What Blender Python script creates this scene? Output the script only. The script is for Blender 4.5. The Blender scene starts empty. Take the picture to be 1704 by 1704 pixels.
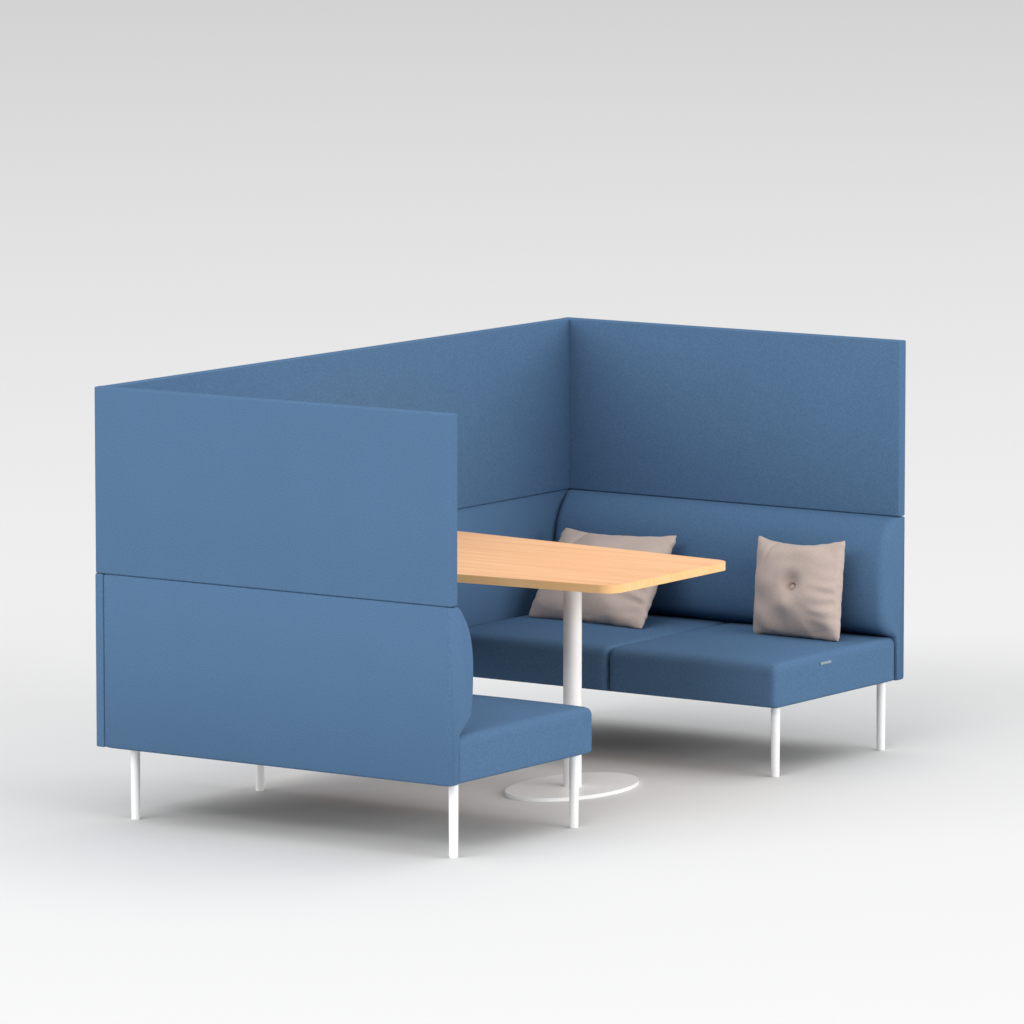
import bpy, bmesh, math, random
from mathutils import Vector, noise, Matrix
C = bpy.context.scene
COL = C.collection

# ---------------------------------------------------------------- dimensions (metres)
L, D = 1.387, 2.693            # sofa length, depth of the whole booth
H, S, B = 1.400, 0.800, 0.237  # screen top, seam height, underside of the body
T = 0.041                      # thickness of the screens
XB = 0.030                     # thickness of the linking screen

# ---------------------------------------------------------------- materials
def new_mat(name):
    m = bpy.data.materials.new(name); m.use_nodes = True
    nt = m.node_tree; return m, nt, nt.nodes['Principled BSDF']

def fabric(name, col, scale=300.0, bump=0.18, var=0.22, sheen=0.25):
    m, nt, b = new_mat(name)
    tc = nt.nodes.new('ShaderNodeTexCoord')
    # woven threads: two crossed waves, broken up by noise
    mp = nt.nodes.new('ShaderNodeMapping'); nt.links.new(tc.outputs['Object'], mp.inputs['Vector'])
    n1 = nt.nodes.new('ShaderNodeTexNoise'); n1.inputs['Scale'].default_value = scale
    n1.inputs['Detail'].default_value = 3; nt.links.new(mp.outputs['Vector'], n1.inputs['Vector'])
    n2 = nt.nodes.new('ShaderNodeTexNoise'); n2.inputs['Scale'].default_value = 5.0
    n2.inputs['Detail'].default_value = 2; nt.links.new(tc.outputs['Object'], n2.inputs['Vector'])
    v = nt.nodes.new('ShaderNodeTexVoronoi'); v.inputs['Scale'].default_value = scale * 0.75
    nt.links.new(mp.outputs['Vector'], v.inputs['Vector'])
    mixf = nt.nodes.new('ShaderNodeMath'); mixf.operation = 'MULTIPLY_ADD'
    nt.links.new(n2.outputs['Fac'], mixf.inputs[0]); mixf.inputs[1].default_value = 0.08
    nt.links.new(n1.outputs['Fac'], mixf.inputs[2])
    r = nt.nodes.new('ShaderNodeValToRGB')
    r.color_ramp.elements[0].position = 0.29; r.color_ramp.elements[1].position = 0.79
    r.color_ramp.elements[0].color = [c * (1 - var) for c in col] + [1]
    r.color_ramp.elements[1].color = [min(1, c * (1 + var)) for c in col] + [1]
    nt.links.new(mixf.outputs[0], r.inputs['Fac']); nt.links.new(r.outputs['Color'], b.inputs['Base Color'])
    bp = nt.nodes.new('ShaderNodeBump'); bp.inputs['Strength'].default_value = bump
    bp.inputs['Distance'].default_value = 0.001
    nt.links.new(v.outputs['Distance'], bp.inputs['Height']); nt.links.new(bp.outputs['Normal'], b.inputs['Normal'])
    b.inputs['Roughness'].default_value = 0.92
    b.inputs['Specular IOR Level'].default_value = 0.06
    b.inputs['Sheen Weight'].default_value = sheen
    b.inputs['Sheen Roughness'].default_value = 0.5
    return m

BLUE = fabric('blue_wool', (0.077, 0.149, 0.258), sheen=0)
SAND = fabric('sand_linen', (0.47, 0.38, 0.337), scale=200, bump=0.2, var=0.07, sheen=0.1)

def plain(name, col, rough, spec=0.5, coat=0):
    m, nt, b = new_mat(name)
    tc = nt.nodes.new('ShaderNodeTexCoord'); n = nt.nodes.new('ShaderNodeTexNoise')
    n.inputs['Scale'].default_value = 60; nt.links.new(tc.outputs['Object'], n.inputs['Vector'])
    mr = nt.nodes.new('ShaderNodeMapRange'); nt.links.new(n.outputs['Fac'], mr.inputs['Value'])
    mr.inputs['To Min'].default_value = rough - .05; mr.inputs['To Max'].default_value = rough + .05
    nt.links.new(mr.outputs['Result'], b.inputs['Roughness'])
    b.inputs['Base Color'].default_value = (*col, 1); b.inputs['Specular IOR Level'].default_value = spec
    b.inputs['Coat Weight'].default_value = coat
    return m
WHITE = plain('white_powder_coat', (0.90, 0.90, 0.90), 0.4)
PAPER = plain('studio_backdrop', (0.65, 0.65, 0.65), 0.9, 0.03)
TAG = plain('pale_woven_tag', (0.24, 0.30, 0.34), 0.8, 0.2)
TAGD = plain('dark_woven_tag', (0.04, 0.07, 0.09), 0.8, 0.2)
SHADE = plain('dark_shade_panel', (0.05, 0.05, 0.05), 0.9, 0.1)  # for the added underside panels that deepen the shadow below the sofas

def wood(name, c1, c2, c3):
    m, nt, b = new_mat(name)
    tc = nt.nodes.new('ShaderNodeTexCoord')
    mp = nt.nodes.new('ShaderNodeMapping'); mp.inputs['Scale'].default_value = (0.9, 26, 6)
    nt.links.new(tc.outputs['Object'], mp.inputs['Vector'])
    n = nt.nodes.new('ShaderNodeTexNoise'); n.inputs['Scale'].default_value = 1.6
    n.inputs['Detail'].default_value = 5; n.inputs['Roughness'].default_value = 0.55
    n.inputs['Distortion'].default_value = 0.5
    nt.links.new(mp.outputs['Vector'], n.inputs['Vector'])
    mp2 = nt.nodes.new('ShaderNodeMapping'); mp2.inputs['Scale'].default_value = (12, 420, 60)
    nt.links.new(tc.outputs['Object'], mp2.inputs['Vector'])
    n2 = nt.nodes.new('ShaderNodeTexNoise'); n2.inputs['Scale'].default_value = 1.0
    n2.inputs['Detail'].default_value = 2; nt.links.new(mp2.outputs['Vector'], n2.inputs['Vector'])
    a = nt.nodes.new('ShaderNodeMath'); a.operation = 'MULTIPLY_ADD'
    nt.links.new(n2.outputs['Fac'], a.inputs[0]); a.inputs[1].default_value = 0.16
    nt.links.new(n.outputs['Fac'], a.inputs[2])
    r = nt.nodes.new('ShaderNodeValToRGB'); e = r.color_ramp.elements
    e[0].position = .40; e[0].color = (*c1, 1); e[1].position = .78; e[1].color = (*c3, 1)
    k = e.new(.58); k.color = (*c2, 1)
    nt.links.new(a.outputs[0], r.inputs['Fac']); nt.links.new(r.outputs['Color'], b.inputs['Base Color'])
    b.inputs['Roughness'].default_value = 0.5; b.inputs['Specular IOR Level'].default_value = 0.3
    return m
OAK = wood('beech_veneer', (0.79, 0.42, 0.195), (0.86, 0.475, 0.24), (0.91, 0.53, 0.29))
EDGE = wood('beech_edge_band', (0.83, 0.475, 0.205), (0.86, 0.505, 0.23), (0.89, 0.545, 0.26))

# ---------------------------------------------------------------- helpers
def link(name, bm, mat, parent=None, smooth=True, angle=40):
    me = bpy.data.meshes.new(name); bm.normal_update(); bm.to_mesh(me); bm.free()
    me.materials.append(mat)
    if smooth:
        for p in me.polygons: p.use_smooth = True
        me.set_sharp_from_angle(angle=math.radians(angle))
    o = bpy.data.objects.new(name, me); COL.objects.link(o)
    if parent: o.parent = parent
    return o

def thing(name, label, cat, loc=(0, 0, 0), group=None):
    o = bpy.data.objects.new(name, None); COL.objects.link(o); o.location = loc
    o.empty_display_size = .1
    o['label'] = label; o['category'] = cat
    if group: o['group'] = group
    return o

def bevel_all(bm, w, seg=3, edges=None, profile=.5):
    bmesh.ops.bevel(bm, geom=edges or bm.edges[:], offset=w, segments=seg, profile=profile,
                    affect='EDGES', clamp_overlap=True)

def box_bm(x0, x1, y0, y1, z0, z1, w=0.006, seg=3):
    bm = bmesh.new()
    bmesh.ops.create_cube(bm, size=1)
    for v in bm.verts:
        v.co = Vector((x0 + (v.co.x + .5) * (x1 - x0), y0 + (v.co.y + .5) * (y1 - y0), z0 + (v.co.z + .5) * (z1 - z0)))
    if w: bevel_all(bm, w, seg)
    bmesh.ops.recalc_face_normals(bm, faces=bm.faces[:])
    return bm

def mirror_y(bm, on):
    """turn the geometry round for the sofa that faces the other way (about local y -> -y)"""
    if on:
        for v in bm.verts: v.co.y = -v.co.y
        bmesh.ops.reverse_faces(bm, faces=bm.faces[:])
    return bm

def catmull(pts, n=6):
    out = []
    P = [pts[0]] + pts + [pts[-1]]
    for i in range(1, len(P) - 2):
        for k in range(n):
            t = k / n; p0, p1, p2, p3 = P[i-1], P[i], P[i+1], P[i+2]
            out.append(tuple(.5 * ((2*p1[j]) + (-p0[j]+p2[j])*t + (2*p0[j]-5*p1[j]+4*p2[j]-p3[j])*t*t
                       + (-p0[j]+3*p1[j]-3*p2[j]+p3[j])*t**3) for j in (0, 1)))
    out.append(pts[-1]); return out

def backrest_bm():
    bulge = catmull([(.043, .7975), (.072, .787), (.106, .752), (.131, .700), (.1435, .640),
                     (.1460, .575), (.141, .487), (.126, .435), (.098, .408), (.052, .386)], 6)
    prof = [(.0, B + .008), (.008, B), (.040, B), (.047, B + .008), (.047, .36)] + bulge[::-1] + \
           [(.036, .7994), (.006, .7994), (.002, .7980), (.0, .7940)]
    prof = prof[::-1]
    x0, x1 = XB + .002, L
    # rounded ends: rings of the profile shrunk a little towards its own middle line
    R = .034
    rings = []
    def inset(d):
        n = len(prof); res = []
        for i in range(n):
            a = Vector(prof[i-1]); b = Vector(prof[i]); c = Vector(prof[(i+1) % n])
            t = ((b-a).normalized() + (c-b).normalized()); t = t.normalized() if t.length > 1e-6 else (c-b).normalized()
            nrm = Vector((t.y, -t.x))
            # only the padded front is soft, the board behind it stays crisp
            wgt = min(1, max(.10, (b.x - .040) / .055))
            q = b - nrm * d * wgt
            res.append((q.x, q.y))
        return res
    sgn = 1
    area = sum(prof[i][0]*prof[(i+1) % len(prof)][1]-prof[(i+1) % len(prof)][0]*prof[i][1] for i in range(len(prof)))
    if area < 0: prof.reverse()
    def arc(k): a = k * math.pi / 2; return R * (1 - math.sin(a)), R * (1 - math.cos(a))
    for k in (0, .2, .4, .6, .8, 1):
        d, dx = arc(k); rings.append((x0 + dx*0 + R*(1-math.cos(k*math.pi/2)), inset(R*(1-math.sin(k*math.pi/2)))))
    nmid = 8
    for j in range(1, nmid): rings.append((x0 + R + (x1-x0-2*R)*j/nmid, prof))
    for k in (1, .8, .6, .4, .2, 0):
        rings.append((x1 - R*(1-math.cos(k*math.pi/2)), inset(R*(1-math.sin(k*math.pi/2)))))
    bm = bmesh.new(); vs = []
    for x, pr in rings: vs.append([bm.verts.new((x, y, z)) for y, z in pr])
    n = len(prof)
    for a, b in zip(vs[:-1], vs[1:]):
        for i in range(n): bm.faces.new((a[i], a[(i+1) % n], b[(i+1) % n], b[i]))
    bm.faces.new(vs[0][::-1]); bm.faces.new(vs[-1])
    bmesh.ops.recalc_face_normals(bm, faces=bm.faces[:])
    return bm

def cushion_bm(x0, x1, y0, y1, z0, z1, r_top=.03, r_side=.018, crown=.012):
    """upholstered seat block: superellipse-ish rounding with a gentle crown on top"""
    bm = bmesh.new(); NX, NY, NZ = 40, 40, 14
    def smooth01(t): return t
    import itertools
    bmesh.ops.create_cube(bm, size=2)
    bmesh.ops.subdivide_edges(bm, edges=bm.edges[:], cuts=31, use_grid_fill=True)
    cx, cy, cz = (x0+x1)/2, (y0+y1)/2, (z0+z1)/2
    hx, hy, hz = (x1-x0)/2, (y1-y0)/2, (z1-z0)/2
    for v in bm.verts:
        # spread the grid so more loops sit in the rounded rims
        def sp(t): return math.sin(t * math.pi / 2) * .55 + t * .45
        p = Vector((sp(v.co.x)*hx, sp(v.co.y)*hy, sp(v.co.z)*hz))
        r = r_side if True else 0
        top = v.co.z > 0
        rz = r_top if top else .010
        rr = Vector((r_side, .032 if v.co.y > 0 else .007, rz))
        c = Vector((max(-hx+rr.x, min(hx-rr.x, p.x)), max(-hy+rr.y, min(hy-rr.y, p.y)), max(-hz+rz, min(hz-rz, p.z))))
        d = p - c
        e = Vector((d.x/rr.x, d.y/rr.y, d.z/rr.z))
        m = max(abs(e.x), abs(e.y), abs(e.z))
        if m > 1e-6:
            e = e.normalized() * m; d = Vector((e.x*rr.x, e.y*rr.y, e.z*rr.z))
        q = c + d
        u, w = q.x/hx, q.y/hy
        if q.z > 0: q.z += crown * (1-u*u)**.6 * (1-w*w)**.6 * (q.z/hz) if abs(u) < 1 and abs(w) < 1 else 0
        # faint bulge of the foam through the front face
        if abs(w) > .9 and abs(u) < 1: q.y += math.copysign(.004*(1-u*u)*(1-(q.z/hz)**2 if abs(q.z) < hz else 0), w)
        v.co = Vector((cx, cy, cz)) + q
    bmesh.ops.recalc_face_normals(bm, faces=bm.faces[:])
    return bm

def leg_bm(x, y, r0=.0142, r1=.0156, h=B):
    bm = bmesh.new(); n = 32; rings = []
    for z, r in ((.0, r0-.0015), (.0015, r0), (h*.5, (r0+r1)/2), (h + .004, r1)):
        rings.append([bm.verts.new((x + r*math.cos(2*math.pi*i/n), y + r*math.sin(2*math.pi*i/n), z)) for i in range(n)])
    for a, b in zip(rings[:-1], rings[1:]):
        for i in range(n): bm.faces.new((a[i], a[(i+1) % n], b[(i+1) % n], b[i]))
    bm.faces.new(rings[0][::-1]); bm.faces.new(rings[-1])
    return bm

# ---------------------------------------------------------------- sofas
YS = 0.808     # seat front
def make_sofa(label, y0, flip):
    t = thing('high_back_sofa', label, 'sofa', (0, y0, 0), 'blue high back sofas facing each other across the table')
    m = lambda bm: mirror_y(bm, flip)
    link('high_screen', m(box_bm(0, L, 0, T, S + .0004, H, .005, 4)), BLUE, t)
    link('backrest', m(backrest_bm()), BLUE, t, angle=60)
    xm = .7095
    for a, b in ((XB + .003, xm), (xm, L - .005)):
        link('seat_cushion', m(cushion_bm(a, b, .0485, YS, B, .3865)), BLUE, t, angle=80)
    link('shade_panel', m(box_bm(XB + .022, L - .030, .024, YS - .030, B - .0015, B + .004, .0006, 1)), SHADE, t)  # unseen dark panel, added to keep blue bounce out of the floor shadow
    for x in ((.064 if flip else .0965), L - .0436):
        for y in (.0777, .7477):
            link('leg', m(leg_bm(x, y)), WHITE, t)
    return t
near = make_sofa('blue sofa in front, its smooth outer back towards the viewer, no pillows', 0, False)
far = make_sofa('blue sofa at the back with its quilted inside showing and both pillows on its seat', D, True)
far['label'] = 'blue sofa at the back, its padded inside and dark seats showing, two pillows on it'

# little woven tag on the end of the far seat (a part of that sofa)
def tag_part():
    bm = box_bm(-.034, .034, -.001, .009, -.0045, .0045, .0015, 2)
    o = link('fabric_tag', bm, TAG, far)
    o.rotation_euler = (0, 0, math.radians(90))
    o.location = (L - .0045, 2.197 - D, .3560)
    o['label'] = 'small pale woven tag on the end of the seat'
    s = link('tag_fold', box_bm(-.038, -.034, -.001, .010, -.0052, .0052, .001, 2), TAGD, o)
    s2 = None
tag_part()

# ---------------------------------------------------------------- linking screen (closes the booth on the left)
sc = thing('linking_screen', 'long blue upholstered screen joining the two sofas across the closed end', 'screen', (0, D/2, 0))
link('upper_panel', box_bm(.001, .035, T - .012 - D/2, D/2 - T + .012, S + .0004, H - .0005, .004, 3), BLUE, sc)
link('lower_panel', box_bm(-.002, XB, .0005 - D/2, D/2 - .0005, B + .001, S - .0006, .004, 3), BLUE, sc)

# ---------------------------------------------------------------- table
TZ = .750; TH = .027; YC = 1.349
def rounded_poly(pts, rad, n=10):
    out = []
    for i, (p, r) in enumerate(zip(pts, rad)):
        a, b, c = Vector(pts[i-1]), Vector(p), Vector(pts[(i+1) % len(pts)])
        d1 = (a-b).normalized(); d2 = (c-b).normalized(); ang = d1.angle(d2)
        l = r / math.tan(ang/2); cen = b + (d1+d2).normalized() * (r / math.sin(ang/2))
        s = b + d1*l; e = b + d2*l
        a0 = math.atan2(*(s-cen).yx); a1 = math.atan2(*(e-cen).yx)
        da = (a1-a0+math.pi) % (2*math.pi) - math.pi
        for k in range(n+1):
            t = a0 + da*k/n; out.append((cen.x + r*math.cos(t), cen.y + r*math.sin(t)))
    return out
def slab(poly, z0, z1, bev=.0):
    bm = bmesh.new()
    lo = [bm.verts.new((x, y, z0)) for x, y in poly]; hi = [bm.verts.new((x, y, z1)) for x, y in poly]
    n = len(poly)
    for i in range(n): bm.faces.new((lo[i], lo[(i+1) % n], hi[(i+1) % n], hi[i]))
    f1 = bm.faces.new(lo[::-1]); f2 = bm.faces.new(hi)
    if bev: bevel_all(bm, bev, 3, list(f1.edges)+list(f2.edges))
    bmesh.ops.recalc_face_normals(bm, faces=bm.faces[:])
    return bm
TX = .931
tb = thing('meeting_table', 'beech topped table with one white column between the two sofas', 'table', (TX, YC, 0))
hw0, hw1 = .478, .366
poly = [(.040-TX, -hw0), (1.334-TX, -hw1), (1.322-TX, hw1-.010), (.040-TX, hw0)]
rad = [.01, .062, .062, .01]
pl = rounded_poly(poly, rad, 14)
# the veneered top inside an edge band
inner = [(x*1.0, y) for x, y in rounded_poly([(.042-TX, -hw0+.002), (1.332-TX, -hw1+.002), (1.320-TX, hw1-.012), (.042-TX, hw0-.002)], [.01, .06, .06, .01], 14)]
top = link('tabletop', slab(inner, TZ-.004, TZ), OAK, tb, angle=30)
link('edge_band', slab(pl, TZ-TH, TZ-.0005, .0010), EDGE, top, angle=30)
bm = bmesh.new(); bmesh.ops.create_cone(bm, segments=64, radius1=.0305, radius2=.0305, depth=TZ-TH-.010, cap_ends=True)
for v in bm.verts: v.co.z += (TZ-TH-.010)/2 + .010
link('column', bm, WHITE, tb)
N = 128
el = [(.178*math.cos(2*math.pi*i/N) - .009, .292*math.sin(2*math.pi*i/N) + .012) for i in range(N)]
link('base_plate', slab(el, 0.0005, .0125, .003), WHITE, tb)

# ---------------------------------------------------------------- pillows
def pillow(label, bl, br, tl, tr, thick, seed, button, name='pillow', pinch=.07):
    bl, br, tl, tr = map(Vector, (bl, br, tl, tr))
    base = (bl+br)/2
    nrm = (br-bl).cross(tl-bl).normalized()       # points towards the open side of the seat (-y)
    if nrm.y > 0: nrm = -nrm
    t = thing(name, label, 'pillow', base, None)
    N = 150; bm = bmesh.new()
    W = (br-bl).length; Hh = (tl-bl).length
    def P(u, v, side):
        # concave outline: sides pulled in between the corners
        a = u * (1 - pinch*.6*(1-v*v)*abs(u)**3); b = v * (1 - pinch*(2.3 if v > 0 else .5)*(1-u*u)*abs(v)**3)
        cr = 1 - .022*(abs(u)**12)*(abs(v)**12); a *= cr; b *= cr
        # puckers of the seam
        a += math.copysign(1, u) * abs(u)**10 * .010*(noise.noise(Vector((v*9, seed, 3)))) * 1.6
        b += math.copysign(1, v) * abs(v)**10 * .010*(noise.noise(Vector((u*6, seed+5, 3)))) * 1.6
        s, q = (a+1)/2, (b+1)/2
        p = (bl*(1-s)+br*s)*(1-q) + (tl*(1-s)+tr*s)*q
        e = max(0, (1-u*u))*max(0, (1-v*v))
        w = thick * (e**.42) * (1 - .12*(u*u+v*v))
        if side < 0: w *= .8
        edge = (1-max(abs(u), abs(v)))
        k = min(1, e*6)
        # folds running in from the seams, and soft dents
        ang = math.atan2(v, u); rr = math.hypot(u, v)
        f = noise.noise(Vector((math.cos(ang)*2.2, math.sin(ang)*2.2, seed))) * .011 * min(1, rr*rr)
        f += noise.noise(Vector((u*1.7+seed, v*2.2, 1.7))) * .015
        # short puckers running in from the right hand seam
        f += math.sin(v*26 + 3*noise.noise(Vector((u*2, v*2, seed)))) * .0040 * max(0, u-.35) * math.exp(-((v+.25)/.45)**2)*2
        # one long fold near the upper left corner
        f -= .008*math.exp(-((u+.60-.35*(v-.6))**2)/.003) * max(0, min(1, (v-.30)*3)) * (1 if side > 0 else 0)
        if side > 0 and button:
            f -= .026*math.exp(-((u-.03)**2 + (v-.08)**2)/.030) + .013*math.exp(-((u-.02)**2+(v+.02)**2)/.0045)
            f -= .011*math.exp(-((math.hypot(u-.02, v+.02)-.062)/.020)**2)
            f += .010*math.exp(-((u+.05)**2 + (v+.38)**2)/.03)
        w += f*k
        return p + nrm*w*side - base
    for side in (1, -1):
        g = [[None]*(N+1) for _ in range(N+1)]
        for i in range(N+1):
            for j in range(N+1):
                u = math.sin((i/N*2-1)*math.pi/2); v = math.sin((j/N*2-1)*math.pi/2)
                g[i][j] = bm.verts.new(P(u, v, side))
        for i in range(N):
            for j in range(N):
                bm.faces.new((g[i][j], g[i+1][j], g[i+1][j+1], g[i][j+1]))
    bmesh.ops.remove_doubles(bm, verts=bm.verts[:], dist=.0004)
    bmesh.ops.recalc_face_normals(bm, faces=bm.faces[:])
    link('cover', bm, SAND, t, angle=75)
    if button:
        c = P(.02, -.02, 1)
        b = bmesh.new(); bmesh.ops.create_uvsphere(b, u_segments=24, v_segments=14, radius=.0105)
        for v in b.verts: v.co.z *= .75
        R = nrm.to_track_quat('Z', 'Y').to_matrix()
        for v in b.verts: v.co = R @ v.co + c + nrm*.0035
        link('button', b, SAND, t)
    return t
pillow('wide sand coloured pillow lying back half hidden behind the table',
       (.098, 2.300, .392), (.602, 2.262, .395), (.121, 2.50, .690), (.593, 2.50, .696), .078, 3.1, False, pinch=.07)
pillow('square sand coloured pillow with a centre button, standing near the open end',
       (.962, 2.400, .392), (1.306, 2.405, .392), (.934, 2.476, .724), (1.285, 2.476, .734), .084, 9.4, True, pinch=.07)

# ---------------------------------------------------------------- seamless studio floor
CAM = Vector((13.8141, -17.7235, 3.8763)); YAW = .60272; PIT = .127675
fw = Vector((-math.sin(YAW), math.cos(YAW), 0)); rt = Vector((math.cos(YAW), math.sin(YAW), 0))
bm = bmesh.new(); bmesh.ops.create_grid(bm, x_segments=40, y_segments=40, size=200)
fl = link('floor', bm, PAPER, angle=60); fl['kind'] = 'structure'

# ---------------------------------------------------------------- light
w = bpy.data.worlds.new('World'); C.world = w; w.use_nodes = True
nt = w.node_tree; bg = nt.nodes['Background']; bg.inputs['Strength'].default_value = .85
# world dome shaped for the shading: dimmed at the horizon, brighter overhead
tc = nt.nodes.new('ShaderNodeTexCoord'); sx = nt.nodes.new('ShaderNodeSeparateXYZ')
rp = nt.nodes.new('ShaderNodeValToRGB'); nt.links.new(tc.outputs['Generated'], sx.inputs[0])
nt.links.new(sx.outputs['Z'], rp.inputs['Fac']); nt.links.new(rp.outputs['Color'], bg.inputs['Color'])
cr = rp.color_ramp
cr.elements[0].position = .22; cr.elements[0].color = (.02, .02, .02, 1)
cr.elements[1].position = .75; cr.elements[1].color = (1, 1, 1, 1)
e = cr.elements.new(.45); e.color = (.30, .30, .30, 1)
e = cr.elements.new(.58); e.color = (.62, .62, .62, 1)
bg.inputs['Strength'].default_value = 1.28

def area(name, loc, target, size, power, col=(1, 1, 1), sy=None):
    d = bpy.data.lights.new(name, 'AREA'); d.shape = 'RECTANGLE'; d.size = size; d.size_y = sy or size
    d.energy = power; d.color = col
    o = bpy.data.objects.new(name, d); COL.objects.link(o); o.location = loc
    o.rotation_euler = (Vector(target)-Vector(loc)).to_track_quat('-Z', 'Y').to_euler()
    return o
area('softbox_front', (-14.2, -39.6, 12.2), (.7, 1.2, .6), 30, 10000, sy=18)
area('softbox_front_high', (6.9, -34.2, 27.7), (.7, 1.2, .6), 26, 4700, sy=10)
area('softbox_right_low', (43.2, 13.4, 9.2), (.7, 1.2, .6), 26, 8300, sy=12)
area('softbox_right', (41.8, -6.0, 17.5), (.7, 1.2, .6), 26, 4900, sy=9)
area('softbox_back', (9.5, 25.5, 37.5), (.7, 1.2, .6), 26, 2060, sy=14)

# ---------------------------------------------------------------- camera
cd = bpy.data.cameras.new('Camera'); cam = bpy.data.objects.new('Camera', cd); COL.objects.link(cam)
cam.location = CAM; cd.sensor_width = 36; cd.lens = 11779.9/1704*36; cd.clip_end = 500; cd.clip_start = .5
dv = Vector((-math.sin(YAW)*math.cos(PIT), math.cos(YAW)*math.cos(PIT), -math.sin(PIT)))
cam.rotation_euler = dv.to_track_quat('-Z', 'Y').to_euler()
C.camera = cam
C.render.engine = 'CYCLES'
C.view_settings.view_transform = 'Standard'; C.view_settings.look = 'None'
C.view_settings.exposure = 0; C.view_settings.gamma = 1
C.view_settings.use_curve_mapping = False
C.cycles.max_bounces = 8; C.cycles.diffuse_bounces = 5
